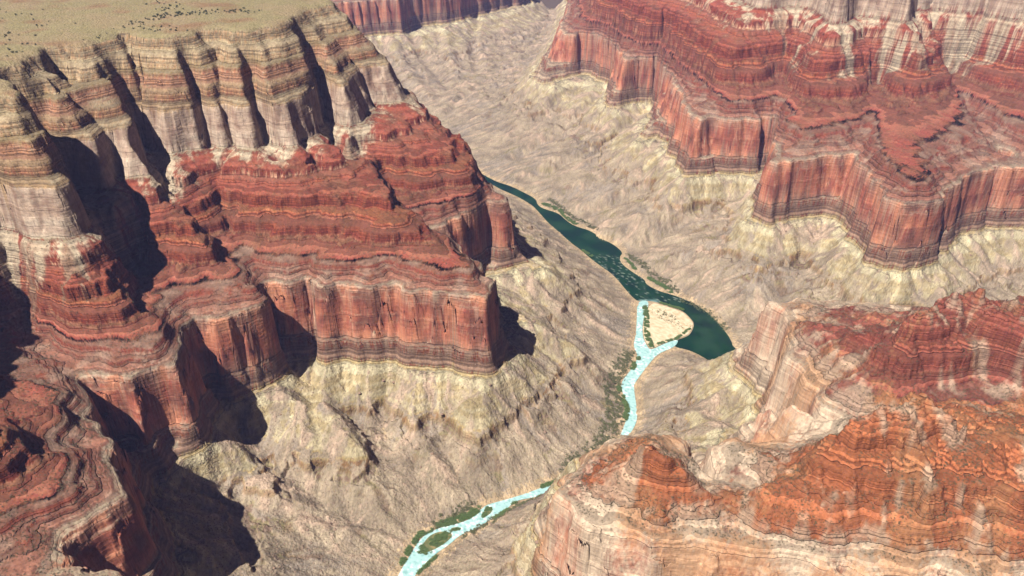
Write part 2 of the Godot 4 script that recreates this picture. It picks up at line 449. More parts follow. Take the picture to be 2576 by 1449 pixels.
# Debris slides straight downhill: grains of rock drawn out along the fall of the slope.
func comb(r: int) -> void:
	var out := PackedFloat32Array()
	out.resize(NX)
	out.fill(0.5)
	var wide := PackedFloat32Array()
	wide.resize(NX)
	if r >= 4 and r < ND - 4:
		for c in range(4, NX - 4):
			var h := SLOPE[r * NX + c]
			if h <= 1.0 or h > 482.0 or (h > 221.0 and h < 260.0):
				continue
			var sum := 0.0
			var broad := 0.0
			for way: float in [1.0, -1.0]:
				var fx := float(c)
				var fy := float(r)
				for s in 13:
					var ix := clampi(int(fx + 0.5), 3, NX - 4)
					var iy := clampi(int(fy + 0.5), 3, ND - 4)
					var i := iy * NX + ix
					if s < 9:
						sum += RAW[i]
					broad += TRAIL[i]
					var gx := SLOPE[i + 2] - SLOPE[i - 2]
					var gy := SLOPE[i + 2 * NX] - SLOPE[i - 2 * NX]
					var l := sqrt(gx * gx + gy * gy) + 0.0001
					fx += way * gx / l
					fy += way * gy / l
			out[c] = clampf(0.5 + sum * 0.1, 0.0, 1.0)
			wide[c] = clampf(broad * 0.075, -0.6, 0.6)
	rows_tmp[r] = [out, wide]


# Soil creep rounds the gullies.
func creep(r: int) -> void:
	var out := H.slice(r * NX, r * NX + NX)
	if r > 0 and r < ND - 1:
		for c in range(1, NX - 1):
			var i := r * NX + c
			if H[i] <= 0.5 or H[i - 1] < -20.0 or H[i + 1] < -20.0 or H[i - NX] < -20.0 or H[i + NX] < -20.0:
				continue
			out[c] = maxf(0.5, 0.25 * H[i] + 0.125 * (H[i - 1] + H[i + 1] + H[i - NX] + H[i + NX]) + 0.0625 * (H[i - NX - 1] + H[i - NX + 1] + H[i + NX - 1] + H[i + NX + 1]))
	rows_tmp[r] = out


# ---------------------------------------------------------------- the rock layers: how each stands and what colour it has
func layers() -> void:
	rng.seed = 11
	var run := PackedFloat32Array()
	run.resize(1200)
	run.fill(1.0)
	band.resize(1200)
	hard.resize(1200)
	var put := func(e0: int, e1: int, v: float, c: Color) -> void:
		for e in range(e0, e1):
			run[e] = v
			hard[e] = clampf(1.2 - v, 0.0, 1.0)
			band[e] = c
	var e := 0
	# shale and sandstone below
	while e < 96:
		var t := rng.randi_range(5, 14)
		put.call(e, mini(e + t, 96), rng.randf_range(0.7, 1.3), [rgb8(168, 148, 122), rgb8(158, 138, 120), rgb8(164, 152, 118), rgb8(150, 128, 112)][rng.randi() % 4])
		e += t
	put.call(96, 104, 0.4, rgb8(150, 128, 96))
	put.call(104, 120, 0.1, rgb8(160, 128, 96))
	put.call(120, 128, 1.9, rgb8(188, 168, 126))
	e = 128
	while e < 212:
		var t := rng.randi_range(6, 16)
		put.call(e, mini(e + t, 212), rng.randf_range(0.8, 1.2), [rgb8(206, 194, 154), rgb8(200, 188, 156), rgb8(212, 202, 170), rgb8(188, 172, 136)][rng.randi() % 4])
		e += t
	put.call(212, 222, 1.3, rgb8(196, 176, 132))
	# banded ledges, then the great red cliff
	e = 222
	while e < 292:
		var t := rng.randi_range(3, 8)
		var h := rng.randf() < 0.6
		put.call(e, mini(e + t, 292), 0.18 if h else 1.0, [rgb8(164, 98, 78), rgb8(150, 92, 78), rgb8(158, 104, 88)][rng.randi() % 3] if h else [rgb8(178, 148, 130), rgb8(168, 136, 118)][rng.randi() % 2])
		e += t
	put.call(292, 302, 2.6, rgb8(172, 142, 124))
	e = 302
	while e < 438:
		var t := rng.randi_range(10, 26)
		put.call(e, mini(e + t, 438), rng.randf_range(0.1, 0.26), [rgb8(192, 116, 96), rgb8(202, 128, 104), rgb8(182, 106, 90), rgb8(210, 144, 120)][rng.randi() % 4])
		e += t
		if rng.randf() < 0.5 and e < 430:
			put.call(e, e + 3, 1.1, rgb8(200, 150, 128))
			e += 3
	e = 438
	while e < 466:
		var t := rng.randi_range(3, 7)
		var h := rng.randf() < 0.5
		put.call(e, mini(e + t, 466), 0.2 if h else 0.9, rgb8(188, 120, 100) if h else rgb8(200, 156, 136))
		e += t
	put.call(466, 474, 0.6, rgb8(188, 136, 112))
	put.call(474, 484, 1.6, rgb8(192, 168, 150))
	e = 484
	while e < 528:
		var t := rng.randi_range(4, 10)
		var h := rng.randf() < 0.3
		put.call(e, mini(e + t, 528), 0.35 if h else 1.3, rgb8(160, 92, 76) if h else rgb8(166, 118, 102))
		e += t
	rng.seed = 23
	while e < 722:
		var h := rng.randf() < 0.55
		var t := rng.randi_range(3, 10) if h else rng.randi_range(4, 12)
		var c: Color = [rgb8(140, 74, 60), rgb8(160, 86, 68), rgb8(126, 64, 54), rgb8(178, 104, 80)][rng.randi() % 4] if h else [rgb8(166, 96, 80), rgb8(158, 88, 76), rgb8(176, 112, 94)][rng.randi() % 3]
		if h and rng.randf() < 0.16:
			c = rgb8(218, 174, 146)
			t = 4
		put.call(e, mini(e + t, 722), rng.randf_range(0.07, 0.14) if h else rng.randf_range(1.0, 1.7), c)
		e += t
	put.call(600, 612, 0.12, rgb8(160, 92, 70))
	put.call(612, 617, 1.8, rgb8(186, 122, 90))
	put.call(640, 650, 0.14, rgb8(164, 94, 72))
	put.call(552, 560, 0.15, rgb8(196, 140, 112))
	put.call(722, 741, 1.5, rgb8(160, 88, 72))
	# pale cross-bedded cliff, bench, banded rim
	put.call(741, 746, 0.9, rgb8(206, 190, 168))
	e = 746
	while e < 876:
		var t := rng.randi_range(8, 24)
		put.call(e, mini(e + t, 876), rng.randf_range(0.16, 0.26), [rgb8(214, 196, 178), rgb8(208, 186, 168), rgb8(200, 176, 158)][rng.randi() % 3])
		e += t
	put.call(876, 884, 0.8, rgb8(196, 166, 130))
	put.call(884, 900, 0.9, rgb8(174, 150, 122))
	put.call(900, 904, 0.5, rgb8(176, 140, 108))
	e = 904
	while e < 986:
		var t := rng.randi_range(3, 9)
		var h := rng.randf() < 0.62
		put.call(e, mini(e + t, 986), 0.16 if h else 0.7, [rgb8(186, 136, 106), rgb8(176, 120, 96), rgb8(198, 154, 120)][rng.randi() % 3] if h else [rgb8(200, 170, 138), rgb8(186, 144, 120)][rng.randi() % 2])
		e += t
	put.call(986, 996, 1.6, rgb8(186, 162, 124))
	e = 996
	while e < 1086:
		var t := rng.randi_range(3, 7)
		var h := rng.randf() < 0.55
		put.call(e, mini(e + t, 1086), 0.2 if h else 1.0, [rgb8(218, 202, 172), rgb8(204, 180, 148), rgb8(190, 156, 122)][rng.randi() % 3] if h else [rgb8(164, 146, 120), rgb8(206, 188, 154)][rng.randi() % 2])
		e += t
	put.call(1086, 1200, 1.0, rgb8(168, 162, 116))
	# even slope -> height with ledges; every contour line keeps its own height
	lut.resize(1500)
	var za := 0
	var pa := 0.0
	for m in LEVELS.size():
		var total := 0.0
		for k in range(za, LEVELS[m]):
			total += run[k]
		var k := za
		var upto := 0.0
		for j in range(ceili(pa * 2.0), ceili(STEPS[m] * 2.0)):
			var want: float = (j * 0.5 - pa) / (STEPS[m] - pa) * total
			while k < LEVELS[m] - 1 and upto + run[k] < want:
				upto += run[k]
				k += 1
			lut[j] = k + (want - upto) / run[k]
		za = LEVELS[m]
		pa = STEPS[m]
	for j in range(1160, 1500):
		lut[j] = 1090.0 + j * 0.5 - 580.0


func terrace(p: float) -> float:
	if p <= 0.0:
		return p
	var f := minf(p * 2.0, 1490.0)
	var i := int(f)
	return lerpf(lut[i], lut[i + 1], f - i)


func even(p: float) -> float:
	var za := 0.0
	var pa := 0.0
	for k in LEVELS.size():
		if p <= STEPS[k]:
			return lerpf(za, LEVELS[k], (p - pa) / (STEPS[k] - pa))
		za = LEVELS[k]
		pa = STEPS[k]
	return za + p - pa


# Across the river the upper layers lie higher: this much at the foot of the pale cliff.
func uplift(x: float, d: float) -> float:
	return 130.0 * smoothstep(2300.0, 2900.0, d) * smoothstep(100.0, 300.0, x)


func layer_of(x: float, y: float, d: float) -> float:
	if y <= 480.0:
		return y
	var u := uplift(x, d)
	if u <= 0.0:
		return y
	var e := y
	for k in 4:
		e = y - u * clampf((e - 480.0) / 260.0, 0.0, 1.0)
	return e


func height(x: float, d: float) -> float:
	var p0 := bil(H, x, d, NX, ND, CELL)
	if p0 < -20.0:
		return p0
	var cliff := (p0 > 219.0 and p0 < 264.0) or (p0 > 480.0 and p0 < 578.0)
	var y := terrace(p0)
	var wide := 0.8 + 5.5 * maxf(0.0, 0.2 + n_patch.get_noise_2d(x * 1.4 + 300.0, d * 1.4)) if cliff else 1.8
	var fade := clampf(p0 / 12.0, 0.0, 1.0)
	var w1 := n_fine.get_noise_3d(x, y * 0.5, d) * wide * 0.6 + n_block.get_noise_3d(x, y * 0.7, d) * wide
	var w2 := n_fine.get_noise_3d(x + 5000.0, y * 0.5, d) * wide * 0.6 + n_block.get_noise_3d(x + 4000.0, y * 0.7, d) * wide
	var p := bil(H, x + w1 * fade, d + w2 * fade, NX, ND, CELL)
	if p < 0.5:
		return p
	if p < 218.0:
		p = minf(217.9, p + fade * (7.0 * (bil(STREAK, x, d, NX, ND, CELL) - 0.5) + 10.0 * bil(TRAIL, x, d, NX, ND, CELL)))
	elif p > 266.0 and p < 474.0:
		var near := LAND[int((d - D0) / CC) * CNX + int((x - X0) / CC)] == 3
		var edge := minf(1.0, minf(p - 266.0, 474.0 - p) / 12.0)
		p += edge * ((9.0 if near else 3.0) * (bil(STREAK, x, d, NX, ND, CELL) - 0.5) + (14.0 if near else 4.5) * bil(TRAIL, x, d, NX, ND, CELL))
		if near:
			p = maxf(266.0, p + edge * 7.0 * (absf(n_joint.get_noise_2d(x, d)) - 0.25))
	var ht := terrace(p + (0.2 if cliff else 0.9) * fade * n_grain.get_noise_2d(x, d))
	var m := 1.0
	if p < 215.0:
		m = smoothstep(-0.22, -0.1, n_patch.get_noise_2d(x, d)) if p > 88.0 and p < 134.0 else clampf(0.3 + 1.5 * n_patch.get_noise_2d(x, d), 0.0, 0.95) * clampf(p / 30.0, 0.0, 1.0)
	elif p > 264.0 and p < 475.0 and d < 2350.0 and LAND[int((d - D0) / CC) * CNX + int((x - X0) / CC)] == 3:
		m = clampf(0.7 + 1.0 * n_patch.get_noise_2d(x, d), 0.3, 1.0)
	elif p > 270.0 and p < 475.0:
		m = clampf(1.0 + 0.9 * n_patch.get_noise_2d(x, d) - 1.0 * maxf(0.0, bil(TRAIL, x, d, NX, ND, CELL)), 0.35, 1.0)
	if m < 1.0:
		ht = lerpf(even(p), ht, m)
	if ht > 480.0:
		ht += uplift(x, d) * clampf((ht - 480.0) / 260.0, 0.0, 1.0)
	return ht + 0.9 * fade * n_grain.get_noise_3d(x * 2.3, ht * 2.0, d * 2.3)


func col_x(c: int, d: float) -> float:
	if c < EXT:
		var xm := -0.606 * (d + 650.0)
		var far := minf(-1930.0, xm - 60.0)
		return lerpf(far, xm, float(c) / EXT)
	return lerpf(-0.606, 0.606, float(c - EXT) / (COLS - 1 - EXT)) * (d + 650.0)


# Rows of a column stand closer where the ground is steep and where it is near.
func column_density(c: int) -> void:
	var w := PackedFloat32Array()
	var n := 1200
	w.resize(n)
	var d := 860.0
	var k := pow(8300.0 / 860.0, 1.0 / n)
	var before := terrace(bil(H, col_x(c, d), d, NX, ND, CELL))
	for i in n:
		var d2 := d * k
		var h := terrace(bil(H, col_x(c, d2), d2, NX, ND, CELL))
		var dh := minf(absf(h - before), 120.0)
		w[i] = sqrt((d2 - d) * (d2 - d) + dh * dh) / (d + 700.0)
		before = h
		d = d2
	cols_k[c] = w


func column_heights(c: int) -> void:
	var n := 1200
	var w := PackedFloat32Array()
	w.resize(n)
	for o in range(-60, 61, 6):
		var v: PackedFloat32Array = cols_k[clampi(c + o, 0, COLS - 1)]
		var f := 62.0 - absf(o)
		for i in n:
			w[i] += v[i] * f
	var total := 0.0
	for i in n:
		total += w[i]
	var ds := PackedFloat32Array()
	var hs := PackedFloat32Array()
	ds.resize(ROWS)
	hs.resize(ROWS)
	var k := pow(8300.0 / 860.0, 1.0 / n)
	var d := 860.0
	var i := 0
	var upto := 0.0
	for r in ROWS:
		var want := total * float(r) / (ROWS - 1)
		while i < n - 1 and upto + w[i] < want:
			upto += w[i]
			i += 1
			d *= k
		var dd := minf(d * (1.0 + (k - 1.0) * clampf((want - upto) / w[i], 0.0, 1.0)), 8290.0)
		ds[r] = dd
		hs[r] = height(col_x(c, dd), dd)
	cols_d[c] = ds
	cols_h[c] = hs


func point(c: int, r: int) -> Vector3:
	var d: float = cols_d[c][r]
	return Vector3(col_x(c, d), cols_h[c][r], -d)


func column_looks(c: int) -> void:
	var ns := PackedVector3Array()
	var cs := PackedColorArray()
	var ks := PackedInt32Array()
	ns.resize(ROWS)
	cs.resize(ROWS)
	ks.resize(ROWS)
	var dl: PackedFloat32Array = cols_d[maxi(c - 1, 0)]
	var dr: PackedFloat32Array = cols_d[mini(c + 1, COLS - 1)]
	var hl: PackedFloat32Array = cols_h[maxi(c - 1, 0)]
	var hr: PackedFloat32Array = cols_h[mini(c + 1, COLS - 1)]
	var il := 0
	var ir := 0
	for r in ROWS:
		var p := point(c, r)
		var dd := -p.z
		while il < ROWS - 2 and dl[il + 1] < dd:
			il += 1
		while ir < ROWS - 2 and dr[ir + 1] < dd:
			ir += 1
		var ya := lerpf(hl[il], hl[il + 1], clampf((dd - dl[il]) / maxf(dl[il + 1] - dl[il], 1e-4), 0.0, 1.0))
		var yb := lerpf(hr[ir], hr[ir + 1], clampf((dd - dr[ir]) / maxf(dr[ir + 1] - dr[ir], 1e-4), 0.0, 1.0))
		var across := Vector3(col_x(mini(c + 1, COLS - 1), dd) - col_x(maxi(c - 1, 0), dd), yb - ya, 0.0)
		var along := point(c, mini(r + 1, ROWS - 1)) - point(c, maxi(r - 1, 0))
		var n := across.cross(along).normalized()
		if n.y < 0.0:
			n = -n
		ns[r] = n
		var d := -p.z
		var land: int = LAND[clampi(int((d - D0) / CC), 0, CND - 1) * CNX + clampi(int((p.x - X0) / CC), 0, CNX - 1)]
		var e := layer_of(p.x, p.y, d)
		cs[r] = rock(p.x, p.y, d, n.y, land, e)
		ks[r] = land * 8 + (0 if e < 205.0 else 1 if e < 482.0 else 2 if e < 739.0 else 3 if e < 884.0 else 4 if e < 1079.0 else 5)
	cols_n[c] = ns
	cols_c[c] = cs
	cols_k[c] = ks


var C_TALUS := rgb8(188, 173, 151)
var C_TALUS2 := rgb8(152, 138, 122)
var C_PINK := rgb8(186, 164, 146)
var C_WHITE := rgb8(214, 202, 178)
var C_STAIN := rgb8(124, 88, 78)
var C_ORANGE := rgb8(220, 150, 118)
var C_DEBRIS := rgb8(144, 100, 80)
var C_CREAM := rgb8(216, 196, 174)
var C_RUST := rgb8(198, 124, 86)
var C_GRASS := rgb8(158, 148, 114)
var C_SOIL := rgb8(166, 150, 120)
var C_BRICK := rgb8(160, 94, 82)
var C_OCHRE := rgb8(192, 144, 106)
var C_GREY := rgb8(152, 142, 132)
var C_SAND := rgb8(204, 180, 146)


func rock(x: float, y: float, d: float, up: float, land: int, layer: float) -> Color:
	var p := n_big.get_noise_2d(x, d)
	var patch := n_patch.get_noise_2d(x + 700.0, d)
	var grain := n_grain.get_noise_3d(x * 1.7 + 50.0, y * 1.7, d * 1.7)
	var speck := n_fine.get_noise_3d(x * 2.9 + 900.0, y * 2.9, d * 2.9)
	var e := clampf(layer + 1.0 * p + 0.8 * grain, 0.0, 1198.0)
	var c := band[int(e)]
	var st := clampf((bil(STREAK, x + 5.0 * speck, d, NX, ND, CELL) - 0.5) * 1.6 + 0.5, 0.0, 1.0)
	if e > 1079.0 and up > 0.8:
		c = C_GRASS.lerp(C_SOIL, clampf(0.5 + 1.3 * patch + 1.2 * p + 0.4 * grain, 0.0, 1.0)).lerp(C_DEBRIS, clampf(1.5 * n_mid.get_noise_2d(x * 0.4, d * 0.4) - 0.35, 0.0, 0.5))
	elif e > 739.0:
		if e < 884.0:
			var stain := clampf(2.6 * n_patch.get_noise_3d(x * 2.2, y * 1.3, d * 2.2) + 1.0 * speck, 0.0, 1.0)
			c = c.lerp(C_STAIN, stain * 0.62)
		if up > 0.74:
			c = c.lerp(rgb8(182, 168, 142), clampf(0.5 + grain, 0.0, 0.85))
	elif e > 482.0:
		if up > 0.77 + 0.08 * speck:
			c = c.lerp(C_DEBRIS, clampf(0.35 + 0.8 * patch + 0.5 * grain, 0.0, 0.75))
		# fans of pale blocks fallen from the cliff above, and rubble that buries the ledges in places
		var trail := bil(TRAIL, x + 5.0 * speck, d, NX, ND, CELL)
		var away := -bil(SD[5], x, d, CNX, CND, CC)
		var reach := 230.0 if land == 1 else 150.0
		if away < reach:
			c = c.lerp(C_WHITE, clampf(((0.32 if land == 1 else 0.2) - away / reach + 1.0 * trail + 0.8 * patch) * 3.0 + 0.7 * speck, 0.0, 0.85))
		c = c.lerp(C_DEBRIS, clampf(2.2 * trail - 0.25 + 0.7 * patch + 0.5 * (st - 0.5), 0.0, 0.7))
		if e < 530.0 and up > 0.7:
			c = c.lerp(rgb8(186, 158, 142), clampf(0.25 + patch + 0.6 * (st - 0.5), 0.0, 0.7))
	elif e > 215.0:
		if e > 296.0:
			var v := n_patch.get_noise_3d(x * 1.5, y * 1.1, d * 1.5)
			c = c.lerp(C_ORANGE, clampf(2.0 * v, 0.0, 0.75))
			c = c.lerp(C_STAIN, clampf(-2.2 * v + 0.8 * speck - 0.1, 0.0, 0.75))
		if up > 0.72:
			c = c.lerp(C_TALUS, clampf(0.6 + grain, 0.0, 0.9))
	else:
		var trail := clampf(1.5 * bil(TRAIL, x + 4.0 * speck, d, NX, ND, CELL) + 0.5, 0.0, 1.0)
		var cover := smoothstep(0.2, 0.75, 0.8 + 1.4 * (trail - 0.5) + 0.8 * (st - 0.5) + 0.4 * patch - (e - 110.0) * 0.0052)
		if e > 94.0 and e < 126.0 and up > 0.72:
			cover = maxf(cover, 0.85)
		elif up < 0.62:
			cover *= 0.35
		var q := C_TALUS.lerp(C_TALUS2, clampf(0.5 + 1.2 * patch + 0.4 * grain + 1.1 * (st - 0.5), 0.0, 1.0))
		q = q.lerp(C_PINK, clampf((trail - 0.7) * 3.0 + 1.4 * (st - 0.62), 0.0, 0.85))
		q = q.lerp(C_GREY, clampf((0.45 - trail) * 2.0 + 1.2 * p, 0.0, 0.8))
		c = c.lerp(q, cover)
		var wash := bil(AREA, x, d, NX, ND, CELL)
		if e < 190.0 and wash > 40000.0:
			c = c.lerp(C_SAND, 0.55 + 0.4 * grain)
		var shore := -bil(SDR, x, d, CNX, CND, CC)
		if shore < 24.0 + 26.0 * grain and e < 14.0:
			c = c.lerp(C_SAND, 0.7 + 0.3 * speck)
	if land == 3 and e > 225.0:
		# the ridge beside the milky river is weathered rust, ochre and cream
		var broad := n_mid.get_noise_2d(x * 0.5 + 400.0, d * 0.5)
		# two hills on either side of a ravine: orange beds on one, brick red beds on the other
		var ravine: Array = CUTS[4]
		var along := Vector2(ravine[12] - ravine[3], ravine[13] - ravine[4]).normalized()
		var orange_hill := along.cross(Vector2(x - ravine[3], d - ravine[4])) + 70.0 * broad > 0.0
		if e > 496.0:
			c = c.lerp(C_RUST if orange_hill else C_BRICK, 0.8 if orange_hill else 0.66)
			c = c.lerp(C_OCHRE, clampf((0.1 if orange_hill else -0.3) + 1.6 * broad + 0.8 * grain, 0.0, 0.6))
			c = c.lerp(C_CREAM, clampf(1.4 * patch + 1.0 * (st - 0.5) - 0.2 + (0.5 if e < 515.0 else 0.0), 0.0, 0.6))
		else:
			c = c.lerp(C_CREAM, clampf(0.78 + 1.0 * patch + 0.6 * grain, 0.0, 0.95))
			c = c.lerp(C_OCHRE, clampf(1.8 * broad + 0.8 * speck + 0.1, 0.0, 0.7))
	var m := (1.18 if e > 215.0 and e < 1079.0 else 1.0) * (1.0 + 0.34 * speck + 0.16 * grain)
	if e < 215.0:
		m *= 1.0 + 0.55 * (st - 0.5)
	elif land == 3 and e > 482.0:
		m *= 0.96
	return Color(c.r * m, c.g * m, c.b * m)


# ---------------------------------------------------------------- putting things into the scene
func tag(o: Node, label: String, category := "", group := "", kind := "") -> void:
	o.set_meta("label", label)
	if category:
		o.set_meta("category", category)
	if group:
		o.set_meta("group", group)
	if kind:
		o.set_meta("kind", kind)


func add(o: Node, called: String, parent: Node = self) -> void:
	o.name = called
	parent.add_child(o, true)


func rubble_material() -> StandardMaterial3D:
	# loose ground: fine relief and grain, the same in all directions
	var m := StandardMaterial3D.new()
	m.vertex_color_use_as_albedo = true
	m.roughness = 0.95
	m.metallic_specular = 0.15
	var n := FastNoiseLite.new()
	noise(n, 0.06, 3, 21)
	n.fractal_gain = 0.6
	m.heightmap_enabled = true
	m.heightmap_texture = ImageTexture.create_from_image(n.get_seamless_image(1024, 1024))
	m.heightmap_scale = 420.0
	m.albedo_texture = speckle()
	m.uv1_triplanar = true
	m.uv1_world_triplanar = true
	m.uv1_scale = Vector3.ONE / 640.0
	return m


var speckle_texture: ImageTexture


func speckle() -> ImageTexture:
	if speckle_texture:
		return speckle_texture
	var n2 := FastNoiseLite.new()
	noise(n2, 0.09, 3, 22)
	n2.fractal_gain = 0.7
	var src := n2.get_seamless_image(1024, 1024).get_data()
	var out := PackedByteArray()
	out.resize(1024 * 1024 * 3)
	for i in src.size():
		var g := src[i] / 255.0
		var v := int(255.0 * clampf(1.0 - 0.9 * maxf(0.0, g - 0.6) - 0.5 * maxf(0.0, 0.4 - g), 0.6, 1.0))
		out[i * 3] = v
		out[i * 3 + 1] = v
		out[i * 3 + 2] = v
	speckle_texture = ImageTexture.create_from_image(Image.create_from_data(1024, 1024, false, Image.FORMAT_RGB8, out))
	return speckle_texture


func strata_material() -> StandardMaterial3D:
	# bedded rock: v follows height, so the beds run level round every spur; joints stand across them
	var w := 512
	var h := 2048
	var colour := PackedByteArray()
	var relief := PackedByteArray()
	colour.resize(w * h * 3)
	relief.resize(w * h)
	rng.seed = 77
	var wob := FastNoiseLite.new()
	noise(wob, 0.012, 3, 31)
	var wobble := wob.get_seamless_image(w, 64).get_data()
	var grit := FastNoiseLite.new()
	noise(grit, 0.05, 3, 32)
	var gritty := grit.get_seamless_image(w, h).get_data()
	# beds of 1 to 5 metres: each its own relief, tint and joints
	var bed := PackedInt32Array()
	bed.resize(h)
	var out := []
	var tint := []
	var joints := []
	var y := 0
	while y < h:
		var e := clampi(int((1.0 - (y + 0.5) / h) * 1200.0), 0, 1199)
		var massive := (e > 304 and e < 466) or (e > 748 and e < 876)
		var thick := rng.randi_range(14, 50) if massive else rng.randi_range(3, 10)
		for k in range(y, mini(y + thick, h)):
			bed[k] = out.size()
		out.append(0.25 * rng.randf() + 0.65 * hard[e])
		tint.append(rng.randf_range(0.92, 1.0) if massive else rng.randf_range(0.72, 1.0))
		var js := PackedByteArray()
		js.resize(w)
		var x := 0
		while x < w:
			x += rng.randi_range(14, 90) if massive else rng.randi_range(4, 34)
			if x < w:
				js[x] = 1
				if x + 1 < w:
					js[x + 1] = 1
		joints.append(js)
		y += thick
	for r in h:
		for c in w:
			var rr := clampi(r + (wobble[c] - 128) / 24 + (gritty[r * w + c] - 128) / 50, 0, h - 1)
			var b := bed[rr]
			var v: float = tint[b]
			var q: float = out[b]
			if joints[b][c] == 1 and q > 0.45:
				q -= 0.14
				v *= 0.88
			if rr > 0 and bed[rr - 1] != b:
				q -= 0.12
			var g := gritty[r * w + c] / 255.0
			v *= 0.92 + 0.16 * g
			q += 0.2 * g
			relief[r * w + c] = int(255.0 * clampf(q, 0.0, 1.0))
			var i := (r * w + c) * 3
			var vv := int(255.0 * clampf(v, 0.0, 1.0))
			colour[i] = vv
			colour[i + 1] = vv
			colour[i + 2] = vv
	var m := StandardMaterial3D.new()
	m.vertex_color_use_as_albedo = true
	m.roughness = 0.95
	m.metallic_specular = 0.15
	m.albedo_texture = ImageTexture.create_from_image(Image.create_from_data(w, h, false, Image.FORMAT_RGB8, colour))
	m.heightmap_enabled = true
	m.heightmap_texture = ImageTexture.create_from_image(Image.create_from_data(w, h, false, Image.FORMAT_L8, relief))
	m.heightmap_scale = 480.0
	m.detail_enabled = true
	m.detail_albedo = speckle()
	m.detail_blend_mode = BaseMaterial3D.BLEND_MODE_MUL
	m.detail_uv_layer = BaseMaterial3D.DETAIL_UV_2
	m.uv2_triplanar = true
	m.uv2_world_triplanar = true
	m.uv2_scale = Vector3.ONE / 640.0
	return m


func terrain_mesh() -> void:
	var names := ["talus_slope", "red_cliff", "red_ledges", "pale_cliff", "rim_cliff", "tableland"]
	var lands := ["canyon_wall", "canyon_wall_001", "canyon_wall_002", "ridge", "mesa"]
	var labels := ["terraced red canyon wall with pale rim cliffs below the grassy plateau", "broad terraced red canyon wall across the green river", "red cliff over grey slopes at the head of the dry side valley", "rust and cream ridge with a red knob beside the milky river", "dark red mesa with deep shadows beside the narrow side canyon"]
	var loose := rubble_material()
	var bedded := strata_material()
	var lists := {}
	for c in COLS - 1:
		var k0: PackedInt32Array = cols_k[c]
		var h0: PackedFloat32Array = cols_h[c]
		var h1: PackedFloat32Array = cols_h[c + 1]
		for r in ROWS - 1:
			if h0[r] < -20.0 or h0[r + 1] < -20.0 or h1[r] < -20.0 or h1[r + 1] < -20.0:
				continue
			var k := k0[r]
			if not lists.has(k):
				lists[k] = PackedInt32Array()
			lists[k].append(c * ROWS + r)
	print("pieces ", lists.size())
	var owners := {}
	var where := PackedInt32Array()
	where.resize(COLS * ROWS)
	for k: int in lists:
		where.fill(-1)
		var vs := PackedVector3Array()
		var ns := PackedVector3Array()
		var cs := PackedColorArray()
		var uv := PackedVector2Array()
		var ix := PackedInt32Array()
		for q: int in lists[k]:
			var at := [q, q + ROWS, q + ROWS + 1, q + 1]
			for j in 4:
				var v: int = at[j]
				if where[v] < 0:
					where[v] = vs.size()
					var c := v / ROWS
					var r := v % ROWS
					var p := point(c, r)
					vs.append(p)
					uv.append(Vector2((p.x * 0.82 - p.z * 0.57) / 620.0, 1.0 - layer_of(p.x, p.y, -p.z) / 1200.0))
					ns.append(cols_n[c][r])
					cs.append(cols_c[c][r])
				at[j] = where[v]
			ix.append_array([at[0], at[2], at[1], at[0], at[3], at[2]])
		var a := []
		a.resize(Mesh.ARRAY_MAX)
		a[Mesh.ARRAY_VERTEX] = vs
		a[Mesh.ARRAY_NORMAL] = ns
		a[Mesh.ARRAY_COLOR] = cs
		a[Mesh.ARRAY_TEX_UV] = uv
		a[Mesh.ARRAY_INDEX] = ix
		var mesh := ArrayMesh.new()
		mesh.add_surface_from_arrays(Mesh.PRIMITIVE_TRIANGLES, a)
		mesh.surface_set_material(0, loose if k % 8 == 0 or k % 8 == 5 else bedded)
		var o := MeshInstance3D.new()
		o.mesh = mesh
		var land := k / 8
		if k % 8 == 5:
			add(o, "plateau")
			tag(o, "flat olive grassland plateau above the canyon rim", "", "", "structure")
			continue
		if not owners.has(land):
			owners[land] = Node3D.new()
			add(owners[land], lands[land])
			tag(owners[land], labels[land], "", "", "structure")
		add(o, names[k % 8], owners[land])


func sheet(p: PackedVector2Array, y: float, tint: Callable, cell: float) -> ArrayMesh:
	# a flat sheet inside an outline, cut into cells so that its colour can vary
	var st := SurfaceTool.new()
	st.begin(Mesh.PRIMITIVE_TRIANGLES)
	var box := Rect2(p[0], Vector2.ZERO)
	for v in p:
		box = box.expand(v)
	var grid := []
	for gx in range(floori(box.position.x / cell), ceili(box.end.x / cell)):
		# a column of the outline first, then its cells: cheap clipping of long shapes
		var strip := PackedVector2Array([Vector2(gx * cell, box.position.y - 1), Vector2((gx + 1) * cell, box.position.y - 1), Vector2((gx + 1) * cell, box.end.y + 1), Vector2(gx * cell, box.end.y + 1)])
		for part: PackedVector2Array in Geometry2D.intersect_polygons(p, strip):
			var lo := 1e9
			var hi := -1e9
			for v in part:
				lo = minf(lo, v.y)
				hi = maxf(hi, v.y)
			for gy in range(floori(lo / cell), ceili(hi / cell)):
				var sq := PackedVector2Array([Vector2(gx * cell, gy * cell), Vector2((gx + 1) * cell, gy * cell), Vector2((gx + 1) * cell, (gy + 1) * cell), Vector2(gx * cell, (gy + 1) * cell)])
				for piece: PackedVector2Array in Geometry2D.intersect_polygons(part, sq):
					var tri := Geometry2D.triangulate_polygon(piece)
					for i in range(0, tri.size(), 3):
						var a := piece[tri[i]]
						var b := piece[tri[i + 1]]
						var c := piece[tri[i + 2]]
						if (b - a).cross(c - a) > 0.0:
							var t := b
							b = c
							c = t
						for v: Vector2 in [a, b, c]:
							st.set_normal(Vector3.UP)
							st.set_color(tint.call(v))
							st.add_vertex(Vector3(v.x, y, -v.y))
	st.index()
	return st.commit()


